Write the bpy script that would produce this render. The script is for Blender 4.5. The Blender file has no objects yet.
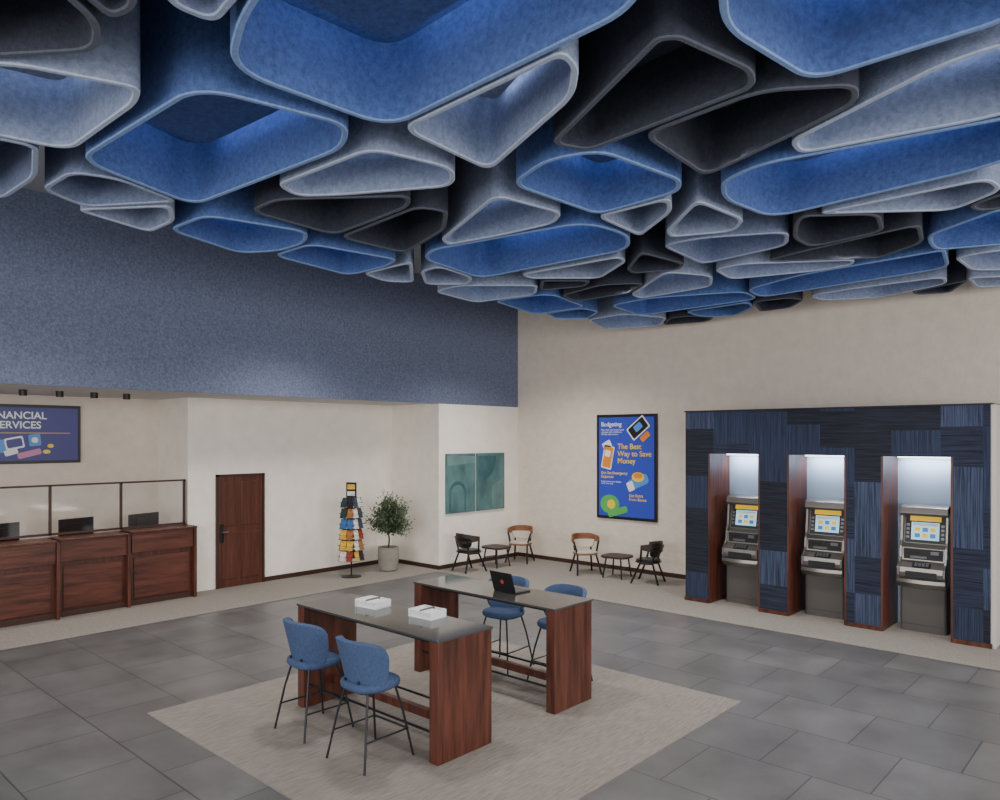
import bpy,bmesh,math,random
from mathutils import Vector,Matrix
random.seed(7)
D=bpy.data;SC=bpy.context.scene;COL=SC.collection
PI=math.pi
# ---------------- materials
def srgb(c):
    return tuple(((x/255.)/12.92 if x/255.<=.04045 else ((x/255.+.055)/1.055)**2.4) for x in c)
def M(name,col,rough=.6,metal=0.,var=0.,sc=(8,8,8),bump=0.,bsc=None,emit=0.,detail=4,coat=0,spec=.5,nr=.5,lo=.3,hi=.7):
    m=D.materials.new(name);m.use_nodes=True;nt=m.node_tree;b=nt.nodes['Principled BSDF']
    c=srgb(col);b.inputs['Base Color'].default_value=(*c,1);b.inputs['Roughness'].default_value=rough
    b.inputs['Metallic'].default_value=metal;b.inputs['Specular IOR Level'].default_value=spec
    b.inputs['Coat Weight'].default_value=coat
    tc=nt.nodes.new('ShaderNodeTexCoord')
    if var>0:
        mp=nt.nodes.new('ShaderNodeMapping');mp.inputs['Scale'].default_value=sc
        n=nt.nodes.new('ShaderNodeTexNoise');n.inputs['Scale'].default_value=1;n.inputs['Detail'].default_value=detail;n.inputs['Roughness'].default_value=nr
        r=nt.nodes.new('ShaderNodeValToRGB');r.color_ramp.elements[0].position=lo;r.color_ramp.elements[1].position=hi
        r.color_ramp.elements[0].color=(*[x*(1-var) for x in c],1);r.color_ramp.elements[1].color=(*[min(1,x*(1+var)) for x in c],1)
        nt.links.new(tc.outputs['Object'],mp.inputs[0]);nt.links.new(mp.outputs[0],n.inputs['Vector'])
        nt.links.new(n.outputs[0],r.inputs[0]);nt.links.new(r.outputs[0],b.inputs['Base Color'])
    if bump>0:
        n2=nt.nodes.new('ShaderNodeTexNoise');mp2=nt.nodes.new('ShaderNodeMapping')
        mp2.inputs['Scale'].default_value=bsc or sc
        n2.inputs['Scale'].default_value=1;n2.inputs['Detail'].default_value=3
        bp=nt.nodes.new('ShaderNodeBump');bp.inputs['Strength'].default_value=bump;bp.inputs['Distance'].default_value=.02
        nt.links.new(tc.outputs['Object'],mp2.inputs[0]);nt.links.new(mp2.outputs[0],n2.inputs['Vector'])
        nt.links.new(n2.outputs[0],bp.inputs['Height']);nt.links.new(bp.outputs[0],b.inputs['Normal'])
    if emit>0:
        b.inputs['Emission Color'].default_value=(*c,1);b.inputs['Emission Strength'].default_value=emit
    return m
plaster=M('plaster_beige',(222,211,198),.85,0,.05,(5,5,5),.45,(14,14,14))
plasterw=M('plaster_cream',(242,236,226),.85,0,.04,(4,4,4),.4,(14,14,14))
feltwall=M('felt_slate_blue',(106,116,142),.95,0,.45,(26,26,26),.4,(80,80,80),detail=10,nr=.75)
ceilm=M('ceiling_grey',(140,143,150),.9)
soffitm=M('soffit_white',(200,198,196),.9)
base=M('baseboard_brown',(58,32,26),.5)
carpet=M('carpet_taupe',(140,134,127),.97,0,.24,(30,30,30),.3,(90,90,90),detail=8,nr=.7)
rugm=M('rug_wool',(134,127,120),.97,0,.26,(60,6,20),.35,(120,14,30),detail=8,nr=.65)
felt={};lit_edge={}
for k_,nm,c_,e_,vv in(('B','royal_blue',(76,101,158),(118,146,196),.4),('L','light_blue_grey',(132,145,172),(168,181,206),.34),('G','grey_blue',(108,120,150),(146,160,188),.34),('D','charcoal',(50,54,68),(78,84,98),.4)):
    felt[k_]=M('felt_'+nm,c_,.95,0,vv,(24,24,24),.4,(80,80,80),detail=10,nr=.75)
    lit_edge[k_]=M('felt_lit_edge_'+nm,e_,.95,0,vv*.5,(24,24,24),.3,(80,80,80),detail=10,nr=.75)  # lighter rim tone: glow from below put into the felt colour
glow=M('cove_led_strip',(225,234,255),.6,emit=4.5)
wood=M('walnut_red',(82,44,33),.34,0,.68,(14,14,1.4),.1,(30,30,3),detail=9,nr=.62)
woodh=M('walnut_red_horizontal',(84,45,34),.34,0,.62,(14,1.4,14),.1,(30,3,30),detail=9,nr=.62)
wooddoor=M('door_mahogany',(80,42,31),.4,0,.45,(14,14,1.4),.1,(30,30,3),detail=8,nr=.6)
topm=M('table_top_glass_grey',(66,65,64),.07,0,.08,(4,4,4),spec=.8)
blackm=M('black_metal',(24,24,27),.45,.4)
stoolm=M('stool_gunmetal',(44,46,52),.4,.5)
blackp=M('black_plastic',(18,18,20),.4)
bluef=M('upholstery_blue',(60,80,116),.85,0,.16,(40,40,40),.2,(120,120,120))
cream=M('upholstery_cream',(196,186,172),.85)
tan=M('bent_wood_tan',(128,84,58),.5,0,.3,(6,6,20))
darkwood=M('bent_wood_dark',(50,34,30),.5,0,.2,(6,6,20))
silver=M('atm_silver',(134,131,127),.3,.8)
atmgrey=M('atm_grey_base',(90,87,84),.5,.2)
atmdark=M('atm_dark',(40,40,44),.4,.2)
white=M('white_paper',(226,228,232),.6)
whiteside=M('white_panel',(198,192,188),.7)
screen=M('atm_screen',(150,200,225),.3,emit=.9)
yellow=M('atm_yellow_sign',(240,190,30),.4,emit=.5)
redlogo=M('laptop_logo_red',(190,60,50),.4)
nichep=M('niche_backpanel',(150,168,192),.5)
lampm=M('niche_lamp',(235,243,255),.5,emit=5)
navyH=M('carpet_tile_navy_h',(33,39,58),.95,0,.9,(2,2,75),.2,(3,3,90),detail=8,nr=.65)
navyV=M('carpet_tile_navy_v',(38,47,70),.95,0,.95,(75,75,1.2),.2,(90,90,3),detail=9,nr=.7)
blueV=M('carpet_tile_blue_v',(52,62,86),.95,0,.97,(75,75,1.2),.2,(90,90,3),detail=9,nr=.7,lo=.36,hi=.64)
inkH=M('carpet_tile_ink_h',(26,30,43),.95,0,.9,(2,2,75),.2,(3,3,90),detail=8,nr=.65)
potm=M('pot_stone',(140,136,128),.8,0,.1,(10,10,10))
bark=M('bark',(84,66,48),.9)
leafm=M('leaf_olive',(78,98,70),.6,0,.3,(8,8,8))
soil=M('soil',(40,30,24),.9)
steel=M('steel',(120,122,126),.35,.8)
def glassm():
    m=D.materials.new('clear_glass');m.use_nodes=True;nt=m.node_tree;nt.nodes.clear()
    o=nt.nodes.new('ShaderNodeOutputMaterial');a=nt.nodes.new('ShaderNodeBsdfTransparent');g=nt.nodes.new('ShaderNodeBsdfGlossy')
    g.inputs['Roughness'].default_value=.05;mx=nt.nodes.new('ShaderNodeMixShader');mx.inputs[0].default_value=.06
    nt.links.new(a.outputs[0],mx.inputs[1]);nt.links.new(g.outputs[0],mx.inputs[2]);nt.links.new(mx.outputs[0],o.inputs[0]);return m
glass=glassm()
def tilem():
    m=D.materials.new('floor_slate_tiles');m.use_nodes=True;nt=m.node_tree;b=nt.nodes['Principled BSDF']
    tc=nt.nodes.new('ShaderNodeTexCoord');br=nt.nodes.new('ShaderNodeTexBrick')
    br.inputs['Scale'].default_value=1;br.inputs['Brick Width'].default_value=.9;br.inputs['Row Height'].default_value=.9
    br.inputs['Mortar Size'].default_value=.007;br.offset=.5;br.inputs['Mortar Smooth'].default_value=.2
    br.inputs['Color1'].default_value=(*srgb((102,101,102)),1);br.inputs['Color2'].default_value=(*srgb((90,89,90)),1)
    br.inputs['Mortar'].default_value=(*srgb((54,54,57)),1)
    n=nt.nodes.new('ShaderNodeTexNoise');n.inputs['Scale'].default_value=1.6;n.inputs['Detail'].default_value=9;n.inputs['Roughness'].default_value=.62
    mx=nt.nodes.new('ShaderNodeMix');mx.data_type='RGBA';mx.blend_type='OVERLAY';mx.inputs[0].default_value=.65
    nt.links.new(tc.outputs['Object'],br.inputs['Vector']);nt.links.new(tc.outputs['Object'],n.inputs['Vector'])
    nt.links.new(br.outputs[0],mx.inputs[6]);nt.links.new(n.outputs[0],mx.inputs[7]);nt.links.new(mx.outputs[2],b.inputs['Base Color'])
    r=nt.nodes.new('ShaderNodeMapRange');r.inputs[3].default_value=.3;r.inputs[4].default_value=.48
    nt.links.new(n.outputs[0],r.inputs[0]);nt.links.new(r.outputs[0],b.inputs['Roughness'])
    return m
tile=tilem()
# ---------------- geometry helpers
def obj(name,me,mats,parent=None,smooth=False):
    o=D.objects.new(name,me);COL.objects.link(o)
    for m in (mats if isinstance(mats,(list,tuple)) else [mats]): me.materials.append(m)
    if smooth:
        for p in me.polygons:p.use_smooth=True
    if parent:o.parent=parent
    return o
def empty(name,loc=(0,0,0),rot=(0,0,0)):
    e=D.objects.new(name,None);e.empty_display_size=.2;COL.objects.link(e);e.location=loc;e.rotation_euler=rot;return e
def mesh(name,v,f,mats,parent=None,smooth=False,mi=None):
    me=D.meshes.new(name);me.from_pydata(v,[],f);me.update()
    bm=bmesh.new();bm.from_mesh(me);bmesh.ops.recalc_face_normals(bm,faces=bm.faces);bm.to_mesh(me);bm.free()
    o=obj(name,me,mats,parent,smooth)
    if mi:
        for p,i in zip(me.polygons,mi):p.material_index=i
    return o
def box(name,x0,x1,y0,y1,z0,z1,mat,parent=None,bev=0.,seg=2):
    v=[(x,y,z) for x in(x0,x1) for y in(y0,y1) for z in(z0,z1)]
    f=[(0,1,3,2),(4,6,7,5),(0,4,5,1),(2,3,7,6),(0,2,6,4),(1,5,7,3)]
    o=mesh(name,v,f,mat,parent)
    if bev:
        md=o.modifiers.new('b','BEVEL');md.width=bev;md.segments=seg
    return o
def ngon_prism(name,pts,z0,z1,mat,parent=None,axis='z',bev=0,smooth=False):
    n=len(pts)
    def P(a,b,c):
        return (a,b,c) if axis=='z' else ((c,a,b) if axis=='x' else (a,c,b))
    v=[P(p[0],p[1],z0) for p in pts]+[P(p[0],p[1],z1) for p in pts]
    f=[tuple(range(n)),tuple(range(2*n-1,n-1,-1))]+[(i,(i+1)%n,n+(i+1)%n,n+i) for i in range(n)]
    o=mesh(name,v,f,mat,parent)
    if bev:
        md=o.modifiers.new('b','BEVEL');md.width=bev;md.segments=2;md.limit_method='ANGLE'
    return o
def tube(name,pts,r,mat,parent=None,cyc=False):
    cu=D.curves.new(name,'CURVE');cu.dimensions='3D';cu.bevel_depth=r;cu.bevel_resolution=3;cu.use_fill_caps=True
    s=cu.splines.new('POLY');s.points.add(len(pts)-1)
    for p,q in zip(s.points,pts):p.co=(*q,1)
    s.use_cyclic_u=cyc
    cu.materials.append(mat);o=D.objects.new(name,cu);COL.objects.link(o)
    if parent:o.parent=parent
    return o
def circ(r,n=24,cx=0,cy=0,rx=None,e=2.):
    o=[]
    for i in range(n):
        a=2*math.pi*i/n;c,s=math.cos(a),math.sin(a)
        o.append((cx+(rx or r)*math.copysign(abs(c)**(2/e),c),cy+r*math.copysign(abs(s)**(2/e),s)))
    return o
def lathe(name,prof,mat,parent=None,n=32,loc=(0,0,0)):
    v=[];f=[]
    for r,z in prof:
        for i in range(n):
            a=2*math.pi*i/n;v.append((loc[0]+r*math.cos(a),loc[1]+r*math.sin(a),loc[2]+z))
    for j in range(len(prof)-1):
        for i in range(n):f.append((j*n+i,j*n+(i+1)%n,(j+1)*n+(i+1)%n,(j+1)*n+i))
    f.append(tuple(range(n)));f.append(tuple((len(prof)-1)*n+i for i in range(n)))
    return mesh(name,v,f,mat,parent,smooth=False)
def text(name,body,size,loc,mat,parent,align='LEFT',bold=.0):
    c=D.curves.new(name,'FONT');c.body=body;c.size=size;c.align_x=align;c.extrude=.001;c.offset=bold;c.space_line=.95
    c.materials.append(mat);o=D.objects.new(name,c);COL.objects.link(o);o.location=loc;o.parent=parent;return o
def roundpoly(pts,rad,n=6):
    out=[];k=len(pts)
    for i in range(k):
        p=Vector(pts[i]);a=Vector(pts[i-1])-p;b=Vector(pts[(i+1)%k])-p
        t=min(rad,.42*a.length,.42*b.length)
        A=p+a.normalized()*t;B=p+b.normalized()*t
        for j in range(n+1):
            s=j/n;q=A*(1-s)**2+p*2*s*(1-s)+B*s*s;out.append((q.x,q.y))
    return out
def area(pts):
    return .5*sum(pts[i-1][0]*pts[i][1]-pts[i][0]*pts[i-1][1] for i in range(len(pts)))
def hull(pts):
    P=sorted(set(pts))
    def half(P):
        h=[]
        for p in P:
            while len(h)>1 and (h[-1][0]-h[-2][0])*(p[1]-h[-2][1])-(h[-1][1]-h[-2][1])*(p[0]-h[-2][0])<=0:h.pop()
            h.append(p)
        return h[:-1]
    return half(P)+half(P[::-1])
def clip(pts,a,nrm,c):
    out=[]
    f=lambda p:(p[0]-a[0])*nrm[0]+(p[1]-a[1])*nrm[1]-c
    for i in range(len(pts)):
        p,q=pts[i-1],pts[i];fp,fq=f(p),f(q)
        if (fp>=0)!=(fq>=0):
            t=fp/(fp-fq);out.append((p[0]+(q[0]-p[0])*t,p[1]+(q[1]-p[1])*t))
        if fq>=0:out.append(q)
    return out
def bestedge(P,Q):
    best=None
    for i in range(len(P)):
        a,b=P[i-1],P[i];dx,dy=b[0]-a[0],b[1]-a[1];L=math.hypot(dx,dy)
        if L<.05:continue
        n=(dy/L,-dx/L)
        s=min((q[0]-a[0])*n[0]+(q[1]-a[1])*n[1] for q in Q)
        if best is None or s>best[0]:best=(s,a,n)
    return best
def inset(pts,t):
    n=len(pts);out=[]
    for i in range(n):
        p=Vector(pts[i]);a=(p-Vector(pts[i-1]));b=(Vector(pts[(i+1)%n])-p)
        if a.length<1e-6:a=b
        if b.length<1e-6:b=a
        a.normalize();b.normalize()
        n1=Vector((-a.y,a.x));n2=Vector((-b.y,b.x));m=(n1+n2)
        m=m/max(.3,m.length_squared)*2
        q=p+m*t;out.append((q.x,q.y))
    return out
# ---------------- room
box('floor',-15,5.2,-5,13.6,-.1,0,tile)
box('wall_right',-13.4,5.2,13.4,13.6,0,6.2,plaster)
box('wall_left',-13.4,-13.2,6.3,10.84,0,3.53,plasterw)
box('wall_left_projection',-13.4,-11.64,10.84,13.4,0,3.53,plasterw)
box('wall_left_return',-14.65,-13.2,6.14,6.3,0,3.53,plasterw)
box('wall_teller_alcove',-14.65,-14.45,-5,6.14,0,3.53,plaster)
box('wall_bulkhead_soffit',-15,-11.68,-5,13.4,3.53,6.2,soffitm)
box('wall_bulkhead_felt_face',-11.68,-11.64,-5,13.4,3.53,6.2,feltwall)
box('ceiling',-15,5.2,-5,13.6,6.2,6.35,ceilm)
box('baseboard_left',-13.2,-13.17,7.66,10.84,0,.09,base)
box('baseboard_return',-13.17,-11.61,10.81,10.84,0,.09,base)
box('baseboard_projection',-11.64,-11.61,10.84,13.4,0,.09,base)
box('baseboard_right',-11.61,-6.34,13.37,13.4,0,.09,base)
mesh('floor_carpet_border',[(-14.45,-5,.006),(-11.46,-5,.006),(-11.46,10.65,.006),(5,10.65,.006),(5,13.4,.006),(-11.64,13.4,.006),(-11.64,10.84,.006),(-13.2,10.84,.006),(-13.2,6.14,.006),(-14.45,6.14,.006)],[tuple(range(10))],carpet)
box('area_rug',-7.75,-3.44,3.18,7.57,0,.008,rugm)
# ---------------- door
d=empty('door_1',(-13.2,7.15,0))
for s in(-.49,.45):box('frame_side',0,.05,s,s+.04,0,2.12,base,d)
box('frame_head',0,.05,-.49,.49,2.08,2.12,base,d)
box('leaf',-.0,.03,-.45,.45,.01,2.08,wooddoor,d)
for y0,y1,z0,z1 in((-.38,-.08,1.15,1.98),(.0,.38,1.15,1.98),(-.38,-.08,.15,1.02),(.0,.38,.15,1.02)):
    box('panel',.03,.045,y0,y1,z0,z1,wooddoor,d,.01)
box('latch_plate',.03,.045,-.42,-.35,.85,1.2,blackp,d,.004);tube('handle',[(.04,-.385,1.05),(.09,-.385,1.05),(.09,-.28,1.05)],.013,steel,d)
# ---------------- teller counters
tc=empty('teller_counter',(0,0,0))
segs=[(-2.3,-.45,1.22),(-.42,1.3,1.22),(1.33,2.6,1.22),(2.63,3.93,1.22),(3.96,5.0,1.23),(5.03,6.12,1.25)]
for i,(a,b,h) in enumerate(segs):
    X=-12.9+[0,.0,.0,.06,0,.0][i]
    box('body_%d'%i,-13.3,X-.02,a,b,0,h-.04,wood,tc)
    box('side_panel_%d'%i,-13.3,X+.1,b-.05,b,0,h,wood,tc,.006)
    box('upper_fascia_%d'%i,X-.02,X+.06,a,b-.05,h-.36,h-.03,woodh,tc,.006)
    box('front_panel_%d'%i,X-.03,X+.0,a+.06,b-.1,.12,h-.45,woodh,tc,.006)
    box('plinth_%d'%i,X-.02,X+.015,a,b-.05,0,.1,base,tc)
    box('ledge_%d'%i,-13.3,X+.1,a-.01,b+.01,h-.03,h,wood,tc,.008)
gs=empty('teller_glass_screen',(0,0,0))
for y in(-.4,1.33,2.62,3.93,5.0,6.08):
    box('post',-13.24,-13.2,y-.018,y+.018,1.255,2.05,base,gs)
box('top_rail',-13.24,-13.2,-2.3,6.1,2.03,2.06,base,gs);box('bottom_rail',-13.24,-13.2,-2.3,6.1,1.255,1.29,base,gs)
for a,b in((-2.3,-.4),(-.4,1.33),(1.33,2.62),(2.62,3.93),(3.93,5.0),(5.0,6.08)):
    box('pane',-13.224,-13.216,a+.015,b-.015,1.29,2.03,glass,gs)
dk=empty('teller_back_desk',(0,0,0))
box('desk_top',-14.1,-13.34,-2.3,6.1,.97,1.0,woodh,dk);box('desk_front',-13.4,-13.36,-2.3,6.1,.0,.97,woodh,dk);box('desk_back',-14.08,-14.05,-2.3,6.1,0,.97,woodh,dk)
for y in(.4,2.0,3.35,4.45,5.55):
    m=empty('computer_monitor',(-13.65,y,1.0),(0,0,.25))
    box('screen',-.012,.012,-.3,.3,.12,.46,blackp,m,.005);box('rear_housing',.012,.035,-.14,.14,.2,.38,blackp,m,.006);box('stand',-.05,-.0,-.04,.04,.01,.2,blackp,m)
    box('foot',-.1,.08,-.12,.12,0,.02,blackp,m)
# ---------------- stools
def backshell(name,r,zc,hh,am,cy,mat,par,th,nu=24,nv=8,flare=.05,e=2.6):
    v=[];f=[]
    for j in range(nv+1):
        for i in range(nu+1):
            s=math.sin(PI/2*(-1+2*i/nu));t=-1+2*j/nv
            tt=t*max(.04,(max(0,1-abs(s)**e))**(1/e))
            a=s*am;R=r+flare*tt
            v.append((R*math.sin(a),cy-R*math.cos(a),zc+hh*tt))
    for j in range(nv):
        for i in range(nu):
            k=j*(nu+1)+i;f.append((k,k+1,k+nu+2,k+nu+1))
    o=mesh(name,v,f,mat,par,True)
    md=o.modifiers.new('s','SOLIDIFY');md.thickness=th;md.offset=0
    md=o.modifiers.new('b','BEVEL');md.width=th*.35;md.segments=3;md.limit_method='ANGLE';md.angle_limit=1.
    return o
def pad(name,rx,ry,z0,z1,mat,par,e=2.8,cy=0):
    v=[];f=[];n=36;rings=[(.88,z0),(.97,z0+.2*(z1-z0)),(1,(z0+z1)/2),(.97,z1-.15*(z1-z0)),(.86,z1),(.4,z1+.006)]
    for s,z in rings:
        for p in circ(ry*s,n,0,cy,rx*s,e):v.append((p[0],p[1],z))
    for j in range(len(rings)-1):
        for i in range(n):f.append((j*n+i,j*n+(i+1)%n,(j+1)*n+(i+1)%n,(j+1)*n+i))
    f.append(tuple(range(n)));f.append(tuple((len(rings)-1)*n+i for i in range(n)))
    return mesh(name,v,f,mat,par,True)
def stool(x,y,r):
    e=empty('bar_stool',(x,y,.008),(0,0,r))
    pad('seat',.24,.235,.62,.70,bluef,e)
    backshell('backrest',.31,.85,.215,1.14,.10,bluef,e,.045,e=3.4)
    for s in(-1,1):tube('back_bracket',[(s*.09,-.12,.6),(s*.09,-.19,.62),(s*.09,-.2,.72)],.01,stoolm,e)
    for sx in(-1,1):
        for sy in(-1,1):
            tube('leg',[(sx*.15,sy*.15,.63),(sx*.2,sy*.2,.4),(sx*.26,sy*.27,.0)],.0105,stoolm,e)
        tube('side_stretcher',[(sx*.228,-.23,.24),(sx*.228,.23,.24)],.008,stoolm,e)
    tube('foot_rest',[(-.228,.234,.24),(.228,.234,.24)],.01,stoolm,e)
    tube('seat_frame',[(-.15,-.15,.615),(.15,-.15,.615),(.15,.15,.615),(-.15,.15,.615)],.009,stoolm,e,True)
stool(-6.17,4.11,-.02);stool(-5.25,4.07,.02)
stool(-6.12,6.78,PI+.1);stool(-5.27,6.80,PI-.05)
# ---------------- high tables
def table(y0,y1):
    e=empty('high_table',(0,0,.009))
    x0,x1=-6.80,-4.66
    box('slab_leg_near',x1-.11,x1,y0,y1,0,1.045,wood,e,.004)
    box('slab_leg_far',x0,x0+.11,y0,y1,0,1.045,wood,e,.004)
    box('table_top_glass',x0-.01,x1+.01,y0-.01,y1+.01,1.045,1.065,topm,e,.004)
    box('top_subframe',x0+.11,x1-.11,y0+.04,y1-.04,1.015,1.045,blackm,e)
    box('foot_beam',x0+.11,x1-.11,(y0+y1)/2-.03,(y0+y1)/2+.03,.2,.28,wood,e,.004)
    tube('foot_rail',[(x0+.1,y0+.05,.24),(x1-.1,y0+.05,.24)],.012,blackm,e)
    tube('foot_rail',[(x0+.1,y1-.05,.24),(x1-.1,y1-.05,.24)],.012,blackm,e)
table(4.33,5.0);table(5.93,6.57)
for x,y,r in((-6.12,4.78,.1),(-5.38,4.86,.05)):
    e=empty('leaflet_tray',(x,y,1.074),(0,0,r))
    box('tray_base',-.15,.15,-.11,.11,0,.012,white,e,.003)
    for a in((-.15,-.14,-.11,.11),(.14,.15,-.11,.11),(-.15,.15,.1,.11)):box('tray_side',*a,.0,.075,white,e)
    for k in range(4):box('leaflets_%d'%k,-.135,.135-.004*k,-.1,.095-.01*k,.012+.014*k,.025+.014*k,white,e)
    box('divider',-.002,.002,-.1,.1,.05,.085,steel,e)
lp=empty('laptop',(-5.58,6.2,1.074),(0,0,PI-.05))
box('base',-.17,.17,-.24,0,0,.016,blackp,lp,.004);box('keyboard',-.15,.15,-.11,-.02,.016,.019,atmdark,lp)
o=box('lid',-.17,.17,-.006,.006,0,.235,blackp,lp,.004);o.location=(0,.0,.012);o.rotation_euler=(-.3,0,0)
o=ngon_prism('logo',circ(.025,16,0,.12),.0065,.008,redlogo,lp,'y');o.location=(0,.0,.012);o.rotation_euler=(-.3,0,0)
# ---------------- waiting chairs and side tables
def wchair(x,y,r,dark):
    e=empty('waiting_armchair',(x,y,.008),(0,0,r));w=darkwood if dark else tan
    pad('seat_shell',.25,.24,.39,.42,w,e);pad('seat_cushion',.235,.225,.42,.46,blackp if dark else cream,e)
    n=24;v=[];f=[]
    for i in range(n+1):
        a=-1.75+3.5*i/n;k=1-abs(a)/1.75
        hh=.045+.055*min(1,k*1.6)
        for rr_ in(.27,.292):
            for z in(.70-hh*.9,.70+hh):v.append((rr_*math.sin(a),-rr_*math.cos(a)+.02,z))
    for i in range(n):
        b=4*i
        for q in((0,1),(1,3),(3,2),(2,0)):f.append((b+q[0],b+q[1],b+4+q[1],b+4+q[0]))
    f+=[(0,1,3,2),(4*n,4*n+1,4*n+3,4*n+2)]
    mesh('curved_back_rail',v,f,tan if not dark else darkwood,e)
    backshell('back_pad',.262,.62,.11,1.1,.02,blackp if dark else cream,e,.03,e=4)
    for sx in(-1,1):
        tube('rear_leg',[(sx*.2,-.19,.66),(sx*.17,-.13,.4),(sx*.24,-.26,0)],.02,blackm,e)
        tube('front_leg',[(sx*.27,.06,.66),(sx*.2,.1,.4),(sx*.26,.27,0)],.02,blackm,e)
        tube('cross_brace',[(sx*.18,-.14,.38),(sx*.2,.12,.38)],.012,blackm,e)
wchair(-11.05,11.15,-.15,True);wchair(-11.0,12.75,PI+.35,False)
wchair(-9.1,12.6,-PI/2-.6,False);wchair(-7.6,12.6,PI/2+.25,True)
def stable(x,y,r):
    e=empty('side_table',(x,y,.008),(0,0,r))
    ngon_prism('top',circ(.27,32,0,0,.29,3.4),.40,.44,darkwood,e,bev=.008)
    for sx in(-1,1):
        for sy in(-1,1):tube('leg',[(sx*.16,sy*.16,.4),(sx*.21,sy*.21,0)],.016,blackm,e)
        tube('stretcher',[(sx*.185,-.185,.2),(sx*.185,.185,.2)],.01,blackm,e)
stable(-11.0,11.95,0);stable(-8.35,12.65,.1)
# ---------------- plant
e=empty('potted_olive_tree',(-12.35,10.05,.006))
lathe('pot',[(.15,0),(.19,.03),(.225,.3),(.22,.5),(.19,.5),(.18,.44)],potm,e)
lathe('soil',[(.183,.43),(.18,.45)],soil,e)
tube('trunk',[(0,0,.44),(.02,.01,.65),(-.01,0,.85)],.018,bark,e)
rv=[];rf=[]
def leaf(p):
    dd=Vector((random.gauss(0,1),random.gauss(0,1),random.gauss(.4,1))).normalized();sd=dd.cross(Vector((random.random(),random.random(),random.random()))).normalized()
    L=random.uniform(.05,.09);w=L*.2;b=len(rv)
    rv.extend([tuple(p),tuple(p+dd*L*.5+sd*w),tuple(p+dd*L),tuple(p+dd*L*.5-sd*w)]);rf.append((b,b+1,b+2,b+3))
for k in range(64):
    a=random.uniform(0,2*PI);el=random.uniform(-.4,1.45);R=random.uniform(.34,.56)
    tip=Vector((R*math.cos(a)*math.cos(el),R*math.sin(a)*math.cos(el),1.0+R*1.05*math.sin(el)));s=Vector((0,0,.72+random.random()*.12))
    mid=(s+tip)/2+Vector((0,0,.06));tube('branch_%d'%k,[s,mid,tip],.004,bark,e)
    for q in range(80):
        t=random.uniform(.3,1.08);p=s*(1-t)**2+mid*2*t*(1-t)+tip*t*t
        leaf(p+Vector((random.gauss(0,.045),random.gauss(0,.045),random.gauss(0,.045))))
mesh('foliage',rv,rf,leafm,e)
# ---------------- brochure rack
e=empty('brochure_rack',(-12.35,9.1,.006),(0,0,.35))
lathe('base_disc',[(.2,0),(.2,.012),(.03,.03),(.0,.03)],blackm,e)
tube('pole',[(0,0,.02),(0,0,1.66)],.014,blackm,e)
pal=[M('leaflet_%d'%i,c,.4,0,.35,(14,14,9)) for i,c in enumerate([(150,60,45),(225,180,70),(60,110,170),(235,235,230),(235,232,225),(40,60,60),(170,110,60),(60,70,90),(30,30,36)])]
for fidx in range(4):
    a=fidx*PI/2;g=D.objects.new('pocket_face_%d'%fidx,None);COL.objects.link(g);g.parent=e;g.rotation_euler=(0,0,a)
    for t in range(6):
        z=.33+t*.215;rr_=.22-.008*t
        tube('wire_%d'%t,[(-.15,.06,z),(-.15,rr_,z),(.15,rr_,z),(.15,.06,z)],.004,blackm,g)
        tube('wire_top_%d'%t,[(-.15,.05,z+.09),(-.15,rr_+.01,z+.09),(.15,rr_+.01,z+.09),(.15,.05,z+.09)],.003,blackm,g)
        for c in(-1,1):
            o=box('leaflet_%d'%t,-.07,.07,-.006,.006,0,.19,random.choice(pal),g);o.location=(c*.078,rr_-.016,z+.005);o.rotation_euler=(.22,0,0)
box('header_sign',-.12,.12,-.01,.01,1.60,1.9,blackp,e,.003)
for q,s_ in enumerate((-1,1)):
    yy=sorted((s_*.013,s_*.010))
    box('header_art_%d'%q,-.09,.09,yy[0],yy[1],1.63,1.72,pal[3],e);box('header_band_%d'%q,-.09,.09,yy[0],yy[1],1.76,1.86,pal[1],e)
# ---------------- painting
e=empty('wall_art_abstract',(-11.634,0,0))
pa=M('paint_teal_grey',(86,118,120),.95,0,.3,(3,3,2),.1,(30,30,30),detail=8,spec=.1);pb=M('paint_teal_dark',(66,98,104),.95,0,.25,(4,4,3),spec=.1);pc=M('paint_teal_light',(104,132,132),.95,0,.15,(4,4,3),spec=.1)
for a,b in((11.02,11.92),(11.97,12.88)):
    box('canvas',0,.035,a,b,1.17,2.46,pa,e,.004)
def yz(name,pts,x,mat):ngon_prism(name,pts,x,x+.002,mat,e,'x')
arc=lambda cy,cz,r,a0,a1,n=20:[(cy+r*math.cos(a0+(a1-a0)*i/n),cz+r*math.sin(a0+(a1-a0)*i/n)) for i in range(n+1)]
yz('shape_arch',[(11.1,1.2)]+arc(11.36,1.6,.26,PI,0)+[(11.62,1.2)],.036,pb)
yz('shape_inner_arch',[(11.16,1.2)]+arc(11.36,1.58,.2,PI,0)+[(11.56,1.2)],.039,pa)
yz('shape_quarter',[(12.0,2.4)]+arc(12.0,2.4,.6,-PI/2,0),.036,pb)
yz('shape_block',[(12.45,1.2),(12.85,1.2),(12.85,1.9),(12.45,1.7)],.036,pc)
yz('shape_band',[(11.05,2.2),(11.9,2.25),(11.9,2.4),(11.05,2.42)],.036,pc)
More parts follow.
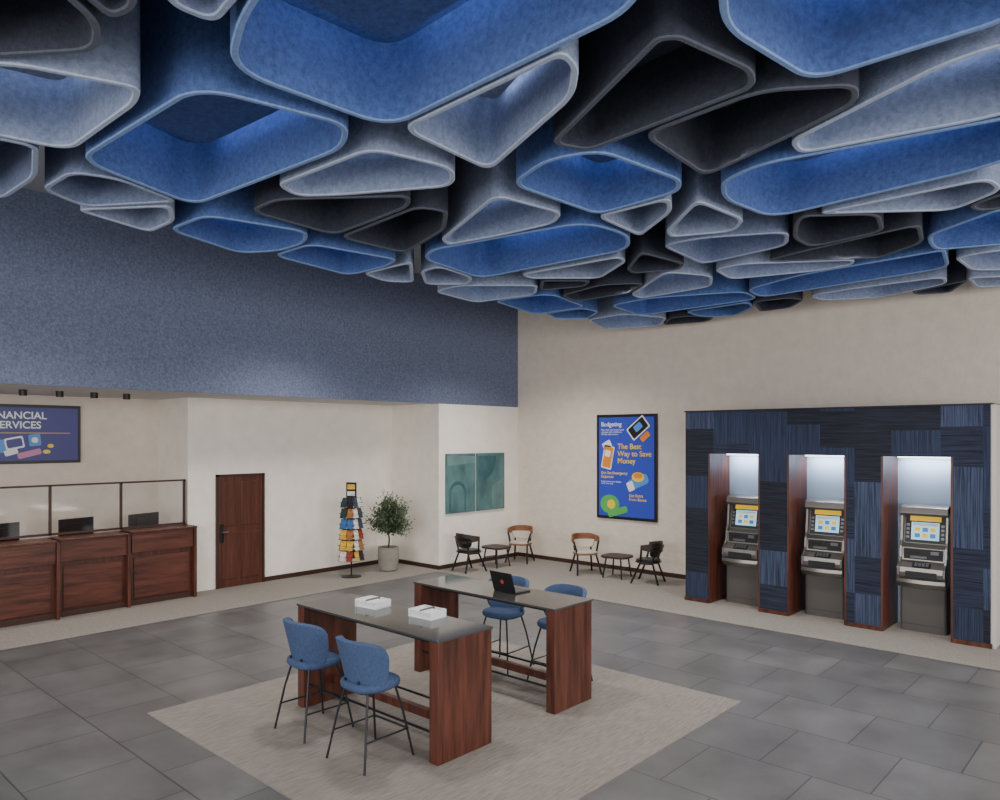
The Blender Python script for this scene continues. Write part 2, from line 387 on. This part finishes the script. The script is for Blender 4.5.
# ---------------- posters
navy=M('poster_blue',(52,74,190),.4);cyan=M('poster_cyan',(80,150,220),.4);yel=M('poster_yellow',(245,210,70),.4);grn=M('poster_green',(90,180,90),.4);pw=M('poster_white',(235,238,242),.4);pur=M('poster_indigo',(62,64,132),.4);org=M('poster_orange',(230,140,50),.4);pink=M('poster_pink',(200,130,170),.4)
def flat(name,pts,z,mat,par):ngon_prism(name,pts,z,z+.002,mat,par)
def rr(cx,cy,w,h,a,r=.03):
    c,s=math.cos(a),math.sin(a);P=roundpoly([(-w/2,-h/2),(w/2,-h/2),(w/2,h/2),(-w/2,h/2)],r,4)
    return [(cx+x*c-y*s,cy+x*s+y*c) for x,y in P]
e=empty('budgeting_poster',(-8.6,13.398,2.19),(PI/2,0,0))
W,Hh=.74,1.11
box('frame',-W,W,-Hh,Hh,0,.04,blackp,e,.006);box('print',-W+.06,W-.06,-Hh+.06,Hh-.06,.04,.044,navy,e)
text('title_budgeting','Budgeting',.13,(-.62,.86,.046),pw,e,bold=.002)
text('small_text','Plan, track, and control your\nexpenses with confidence.\nIdentify what matters.',.05,(-.62,.77,.046),pw,e)
text('headline','The Best\nWay to Save\nMoney',.16,(-.2,.38,.052),yel,e,bold=.002)
text('subtitle','Get Set Emergency\nExpenses',.085,(-.62,-.16,.046),yel,e,bold=.001)
text('small_text_2','Saving ensures your budgets\ncover every step.',.045,(-.62,-.33,.046),pw,e)
text('subtitle_2','Get Extra\nFrom Bonus',.085,(.08,-.62,.046),yel,e,bold=.001)
flat('phone',rr(.3,.82,.3,.5,-.9),.045,pw,e);flat('phone_screen',rr(.3,.82,.25,.44,-.9),.048,blackp,e);flat('card',rr(.47,.64,.12,.24,-.9),.05,org,e);flat('bars',rr(.3,.84,.14,.2,-.9),.05,cyan,e)
flat('bills',rr(-.47,.46,.22,.16,.5),.045,pw,e);flat('phone_2',rr(-.45,.2,.26,.5,-.2),.045,pw,e);flat('phone_2_screen',rr(-.45,.2,.21,.44,-.2),.048,org,e);flat('phone_2_tile',rr(-.45,.28,.14,.14,-.2),.05,pw,e)
flat('hand',rr(.3,-.3,.5,.22,.4,.1),.0445,cyan,e);flat('hand_cuff',rr(.12,-.4,.16,.2,.4,.04),.0455,pw,e);flat('coin_stack',circ(.1,20,.3,-.2,.15),.047,yel,e);flat('coin_top',circ(.06,20,.3,-.17,.11),.05,org,e)
flat('money_bag',circ(.2,20,-.4,-.8,.24),.045,grn,e);flat('bag_coin',circ(.1,20,-.36,-.8,.1),.048,yel,e);flat('leaf_green',rr(-.2,-.95,.5,.14,.3,.05),.046,grn,e)
e=empty('financial_services_poster',(-14.448,3.85,2.865),(PI/2,0,PI/2))
W,Hh=.92,.5
box('frame',-W,W,-Hh,Hh,0,.04,blackp,e,.006);box('print',-W+.05,W-.05,-Hh+.05,Hh-.05,.04,.044,pur,e)
text('headline','FINANCIAL\nSERVICES',.17,(-.05,.26,.046),pw,e,'CENTER',bold=.003)
flat('cloud',rr(-.4,-.2,.5,.22,0,.1),.045,cyan,e);flat('monitor',rr(-.1,-.15,.28,.2,.2),.047,pw,e);flat('monitor_screen',rr(-.1,-.15,.23,.14,.2),.05,pur,e);flat('safe',rr(.2,-.1,.18,.2,.1),.047,cyan,e);flat('safe_door',circ(.05,16,.2,-.1),.05,pw,e)
flat('card',rr(.12,-.33,.36,.1,.25),.0475,pink,e);flat('phone',rr(-.15,-.3,.2,.1,.3),.0505,pw,e);flat('coins',circ(.035,16,.38,-.3,.06),.049,yel,e);flat('coins_2',circ(.035,16,.44,-.2,.05),.049,yel,e);flat('line',rr(0,.02,1.5,.008,0,.003),.046,yel,e)
# ---------------- ATM surround
Y0=11.7
e=empty('atm_surround_wall',(0,0,.006))
piers=[(-6.32,-5.90),(-5.0,-4.56),(-3.68,-3.2),(-2.29,-1.86)];niches=[(-5.9,-5.0),(-4.56,-3.68),(-3.2,-2.29)]
for i,(a,b) in enumerate(piers):
    box('pier_%d'%i,a,b,Y0,13.39,0,2.53,inkH,e)
    box('plinth_%d'%i,a-.01,b+(.02 if i==3 else .01),Y0-.025,Y0+.3,0,.06,wood,e)
box('header',-6.32,-1.86,Y0,13.39,2.53,3.24,inkH,e)
box('header_cap',-6.34,-1.84,Y0-.02,13.39,3.24,3.26,blackm,e)
box('end_panel',-1.86,-1.80,Y0+.02,13.39,0,3.24,whiteside,e)
solids=[(a,b,.06,2.53) for a,b in piers]+[(-6.32,-1.86,2.53,3.24)]
x=-6.5;V=[];Fc=[];MI=[]
k=0
while x<-1.8:
    w=random.choice([.5,.62,.7]);z=random.choice([-.3,-.6,-.1]);k+=1;pm=k%2
    while z<3.3:
        h=random.choice([.55,.8,1.1]);pm+=1;m_=random.choice([1,2]) if pm%2 else random.choice([0,3])
        for sx0,sx1,sz0,sz1 in solids:
            a,b,c,d_=max(x,sx0),min(x+w,sx1),max(z,sz0),min(z+h,sz1)
            if b-a>.004 and d_-c>.004:
                n=len(V);yy=Y0-.006;V+=[(a,yy,c),(b,yy,c),(b,yy,d_),(a,yy,d_)];Fc.append((n,n+1,n+2,n+3));MI.append(m_)
        z+=h
    x+=w
mesh('carpet_tile_cladding',V,Fc,[navyH,navyV,blueV,inkH],e,mi=MI)
for i,(a,b) in enumerate(niches):
    YB=12.45
    box('niche_back_%d'%i,a,b,YB,YB+.04,0,2.53,nichep,e)
    box('liner_left_%d'%i,a,a+.03,Y0-.004,YB,0,2.53,wood,e);box('liner_right_%d'%i,b-.03,b,Y0-.004,YB,0,2.53,wood,e)
    box('niche_lamp_%d'%i,a+.08,b-.08,YB-.22,YB-.06,2.50,2.525,lampm,e)
    l=D.lights.new('niche_light_%d'%i,'AREA');l.shape='RECTANGLE';l.size=.7;l.size_y=.15;l.energy=12;l.color=(.9,.95,1);lo=D.objects.new('niche_light_%d'%i,l);COL.objects.link(lo)
    lo.location=((a+b)/2,YB-.14,2.49);lo.rotation_euler=(.35,0,0);lo.parent=e
def atm(x,y):
    e=empty('atm_machine',(x,y,.006));w=.31
    ngon_prism('lower_cabinet',roundpoly([(-w+.01,-.0),(w-.01,-.0),(w-.01,.42),(-w+.01,.42)],.05,4),.0,.70,atmgrey,e)
    box('cabinet_seam',-w+.03,w-.03,-.003,0,.1,.104,atmdark,e)
    prof=[(.42,.70),(.02,.70),(-.06,.74),(-.10,.80),(-.11,.86),(-.10,.93),(-.03,.99),(.02,1.02),(.05,1.20),(.12,1.26),(.20,1.68),(.20,1.72),(.42,1.72)]
    ngon_prism('main_body',prof,-w+.03,w-.03,silver,e,'x')
    side=[(.42,.68),(.0,.68),(-.09,.73),(-.13,.82),(-.13,.93),(-.05,1.0),(-.0,1.06),(.02,1.22),(.05,1.3),(.09,1.66),(.07,1.78),(.12,1.8),(.42,1.8)]
    for s in(-1,1):
        xs=sorted((s*w,s*(w-.035)));ngon_prism('side_cheek',side,xs[0],xs[1],silver,e,'x',bev=.006)
    av=[];af=[];n=12
    for i in range(n+1):
        t=-1+2*i/n;bow=.05*(1-t*t)
        for yy,zz in((0,.63),(-.09-bow,.66),(-.13-bow,.72),(-.12-bow,.77),(0,.74)):av.append((t*w,yy,zz))
    for i in range(n):
        for j in range(5):af.append((5*i+j,5*i+(j+1)%5,5*i+5+(j+1)%5,5*i+5+j))
    af+=[(0,1,2,3,4),tuple(5*n+j for j in range(5))]
    mesh('lower_apron',av,af,silver,e)
    ngon_prism('hood',[(.07,1.66),(.04,1.70),(.06,1.79),(.14,1.82),(.42,1.81),(.42,1.72),(.16,1.71)],-w,w,silver,e,'x',bev=.006)
    def panel(n,x0,x1,t0,t1,mat,off=.006,th=.008):
        A=Vector((.12,1.26));B=Vector((.20,1.68));dv=B-A;nn=Vector((-dv.y,dv.x)).normalized()
        p=[A+dv*t0+nn*off,A+dv*t1+nn*off,A+dv*t1+nn*(off+th),A+dv*t0+nn*(off+th)]
        ngon_prism(n,[(q.x,q.y) for q in p],x0,x1,mat,e,'x')
    panel('screen_bezel',-.26,.26,.02,.98,atmdark,0,.006)
    panel('screen',-.18,.18,.12,.72,screen,.006);panel('top_sign',-.2,.2,.76,.94,yellow,.006)
    panel('screen_header',-.16,.16,.6,.68,white,.014,.002)
    for k in range(6):
        cx=-.1+.1*(k%3);panel('screen_icon_%d'%k,cx-.035,cx+.035,.2+.2*(k//3),.34+.2*(k//3),yellow if k%2 else cyan,.014,.002)
    for s in(-1,1):
        for k in range(4):panel('side_key',s*.225-.02,s*.225+.02,.16+.14*k,.24+.14*k,steel,.006)
    box('reader_panel',-.25,.25,.012,.05,1.04,1.19,atmdark,e);box('card_slot',.1,.21,-.01,.02,1.12,1.17,steel,e,.004);box('receipt_slot',-.2,-.05,-.005,.02,1.13,1.16,blackp,e)
    box('cash_slot',-.16,.05,-.01,.02,1.06,1.09,steel,e)
    sl=[(-.02,.99),(-.10,.935),(-.104,.945),(-.024,1.0)]
    ngon_prism('keypad_plate',sl,-.12,.12,atmdark,e,'x')
    for i in range(4):
        for j in range(4):
            yy=-.035-.016*j;zz=.993-.011*j;box('key',-.09+.048*i,-.055+.048*i,yy-.006,yy+.006,zz,zz+.008,steel,e)
    ngon_prism('dispenser_recess',[(-.114,.80),(-.114,.88),(-.108,.88),(-.105,.80)],-.2,.2,atmdark,e,'x')
for a,b in niches:atm((a+b)/2+.01,12.02)
# ---------------- downlights
for y in(4.97,4.47,3.97,3.47,2.97,2.47,1.97):
    e=empty('ceiling_downlight',(-12.9,y-.0,3.53))
    lathe('can',[(.0,-.0),(.055,-.0),(.055,-.09),(.045,-.09),(.04,-.05)],blackp,e,16)
    l=D.lights.new('bulb','SPOT');l.energy=24;l.spot_size=2.0;l.spot_blend=1;l.color=(1,.93,.85);l.shadow_soft_size=.05;lo=D.objects.new('bulb',l);COL.objects.link(lo);lo.location=(0,0,-.1);lo.parent=e
# ---------------- acoustic ceiling cells : reflected ceiling plan, corner coordinates in cm (x,y), B/L/G/D = felt colour
PLAN="""D -447,77 -396,114 -424,151 -456,161 -536,102
L -533,101 -508,125 -482,195 -509,203 -630,202 -644,122
G -677,129 -630,161 -644,184 -714,203 -803,201 -830,158
G -354,152 -381,165 -380,194 -342,201 -296,195
D -388,111 -423,131 -417,153 -396,158 -355,141
B -422,219 -357,193 -278,183 -166,269 -199,331 -417,341
B -646,210 -454,216 -431,317 -471,341 -693,329
L -411,342 -258,334 -264,360 -289,389 -422,450
D -350,439 -213,361 -202,368 -188,432 -202,469 -335,471
D -290,469 -196,459 -148,493 -156,524 -297,583
B -161,328 -183,377 -170,472 -66,473 -35,453 -39,410
L -215,554 -99,497 -43,498 -47,596 -116,615 -220,590
B -292,601 -249,583 -59,619 -60,691 -121,718 -304,737 -313,648
L -582,348 -454,352 -437,425 -470,457 -599,384
G -747,214 -678,216 -655,280 -695,311 -774,260
L -789,254 -706,313 -756,339 -817,339
B -792,346 -711,348 -688,451 -756,492 -831,450
D -670,371 -616,368 -517,446 -544,470 -680,479
D -684,486 -538,471 -524,501 -574,545 -685,583
L -607,568 -458,496 -446,581 -475,605 -625,599
B -431,485 -371,460 -327,473 -314,575 -330,602 -426,612
L -430,613 -345,610 -365,650 -437,707
L -406,708 -330,632 -324,723 -351,758 -415,732
G -440,755 -390,755 -308,797 -332,854 -449,874
B -811,481 -729,480 -713,597 -784,624 -833,603
L -811,615 -709,615 -803,700 -829,668
B -691,617 -649,590 -448,620 -440,692 -476,748 -716,744
L -744,659 -699,654 -710,724 -754,764 -802,720
L -832,763 -755,754 -687,835 -732,886 -849,871
L -658,762 -503,768 -511,796 -593,856 -665,791
B -819,886 -734,873 -685,962 -735,1026 -853,1028
D -715,828 -658,815 -609,859 -641,887 -724,861
D -536,833 -472,764 -462,855 -484,881 -543,859
D -710,917 -616,890 -556,926 -601,973 -723,974
L -625,983 -504,878 -469,944 -504,1011 -632,1022
B -704,1040 -615,1025 -450,1090 -478,1150 -720,1164
L -452,910 -411,902 -297,977 -313,1021 -463,983
B -478,1065 -379,1017 -203,996 -220,1106 -488,1142
D -317,810 -278,747 -218,793 -233,866 -317,880
D -376,905 -332,891 -197,858 -213,944 -271,987 -373,951
L -267,748 -119,746 -115,791 -186,849 -272,785
B -210,918 -128,853 -86,904 -98,1032 -213,993
L -205,1047 -156,1039 -105,1098 -126,1207 -204,1143
L -426,1176 -360,1162 -237,1163 -245,1219 -348,1269 -427,1232
L -818,1136 -728,1128 -694,1218 -755,1295 -866,1267
B -828,1021 -750,1024 -748,1080 -809,1129 -854,1088
D -723,1223 -653,1225 -630,1276 -664,1310 -741,1290
B -639,1180 -524,1167 -513,1202 -593,1280 -650,1258
D -512,1167 -453,1173 -442,1207 -488,1264 -542,1269
D -298,1209 -229,1180 -216,1209 -258,1296 -301,1278
D -150,816 -90,793 -80,841 -91,870 -147,848
L -217,1190 -130,1244 -152,1310 -222,1278"""
ce=empty('acoustic_ceiling_baffles',(0,0,5.0))
def cell(idx,c,pts):
    A=abs(area(pts));rad=.13+.17*min(1,A/3);z0=.0
    outer=roundpoly(pts,rad,8);th=.046
    ip=inset(pts,th)
    inner=roundpoly(ip,rad*.85,8);o1=inset(outer,.008);i1=inset(inner,-.008)
    hc=.54 if A>1.0 else .46
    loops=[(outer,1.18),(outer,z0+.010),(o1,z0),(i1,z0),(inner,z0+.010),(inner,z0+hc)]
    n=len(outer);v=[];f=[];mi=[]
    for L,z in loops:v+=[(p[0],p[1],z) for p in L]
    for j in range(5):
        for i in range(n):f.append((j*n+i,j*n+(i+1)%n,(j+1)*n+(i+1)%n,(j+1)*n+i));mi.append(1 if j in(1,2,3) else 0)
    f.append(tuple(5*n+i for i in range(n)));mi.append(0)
    mesh('cell_%d'%idx,v,f,[felt[c],lit_edge[c]],ce,mi=mi)
    if A>1.0:
        cx=sum(p[0] for p in inner)/n;cy=sum(p[1] for p in inner)/n
        sc_=lambda k:[(cx+(p[0]-cx)*k,cy+(p[1]-cy)*k) for p in inner]
        ngon_prism('inner_panel_%d'%idx,sc_(.72),z0+hc-.14,z0+hc-.11,felt[c],ce)
        if c!='D':ngon_prism('cove_led_%d'%idx,sc_(.70),z0+hc-.11,z0+hc-.07,glow,ce)
cells=[]
for l in PLAN.split('\n'):
    p=l.split();cells.append([p[0],hull([tuple(float(t)/100 for t in q.split(',')) for q in p[1:]])])
# generic infill over the entrance side of the hall
rs=random.Random(3);gx=-7.6
while gx<4:
    gy=-4.
    while gy<12.6:
        w_=rs.uniform(.5,.66);q=[(gx+sx*w_*rs.uniform(.75,1.1),gy+sy*w_*rs.uniform(.75,1.1)) for sx,sy in((-1,-1),(1,-1),(1,1),(-1,1))]
        if rs.random()<.35:q=q[:3]
        ok=all(X_>.15 or Y_<.4 or (-.6736*X_+.7391*Y_)<2.9 for X_,Y_ in q)
        if ok:cells.append([rs.choice('BLGDBL'),hull(q)])
        gy+=1.35
    gx+=1.35
for i in range(len(cells)):
    for j in range(len(cells)):
        if i==j:continue
        P,Q=cells[i][1],cells[j][1]
        if len(P)<3 or len(Q)<3:continue
        b1=bestedge(P,Q);b2=bestedge(Q,P)
        if b1 is None or b2 is None:continue
        if max(b1[0],b2[0])<.03:
            if b1[0]>=b2[0]:cells[j][1]=clip(Q,b1[1],b1[2],.035)
            else:cells[i][1]=clip(P,b2[1],b2[2],.035)
k=0
for c,P in cells:
    if len(P)<3:continue
    Q=[P[i] for i in range(len(P)) if math.dist(P[i],P[i-1])>.06]
    if len(Q)<3 or abs(area(Q))<.06:continue
    if area(Q)<0:Q=Q[::-1]
    k+=1;cell(k,c,Q)
# ---------------- light
w=D.worlds.new('world');SC.world=w;w.use_nodes=True;w.node_tree.nodes['Background'].inputs[0].default_value=(.95,.97,1,1);w.node_tree.nodes['Background'].inputs[1].default_value=.55
def al(name,loc,rot,sx,sy,en,col=(1,1,1)):
    l=D.lights.new(name,'AREA');l.shape='RECTANGLE';l.size=sx;l.size_y=sy;l.energy=en;l.color=col;o=D.objects.new(name,l);COL.objects.link(o);o.location=loc;o.rotation_euler=rot
al('window_daylight_front',(-4,-4.8,3.4),(PI/2-.6,0,0),14,4.,800,(1,.96,.92))
al('window_daylight_side',(4.9,4,3.4),(PI/2-.6,0,PI/2),14,4.,1000,(1,.96,.92))
for x_,y_,e_ in((-9.6,3,280),(-9.8,7,500),(-9.4,11,540),(-6,4.8,320),(-6.2,9.6,480),(-3,9.6,480),(-2.6,5.6,200)):
    l=D.lights.new('added_floor_spot','SPOT');l.energy=e_;l.spot_size=2.5;l.spot_blend=1;l.shadow_soft_size=.25;l.color=(1,.95,.89)  # added fill spots without fixtures, brighten the floor below the cells
    o=D.objects.new('added_floor_spot',l);COL.objects.link(o);o.location=(x_,y_,4.98)
# ---------------- camera
cam=D.cameras.new('camera');co=D.objects.new('camera',cam);COL.objects.link(co)
cam.sensor_width=36;cam.lens=26.86;cam.shift_y=.038;co.location=(0,0,2.8);co.rotation_euler=(PI/2,0,math.radians(42.35));SC.camera=co
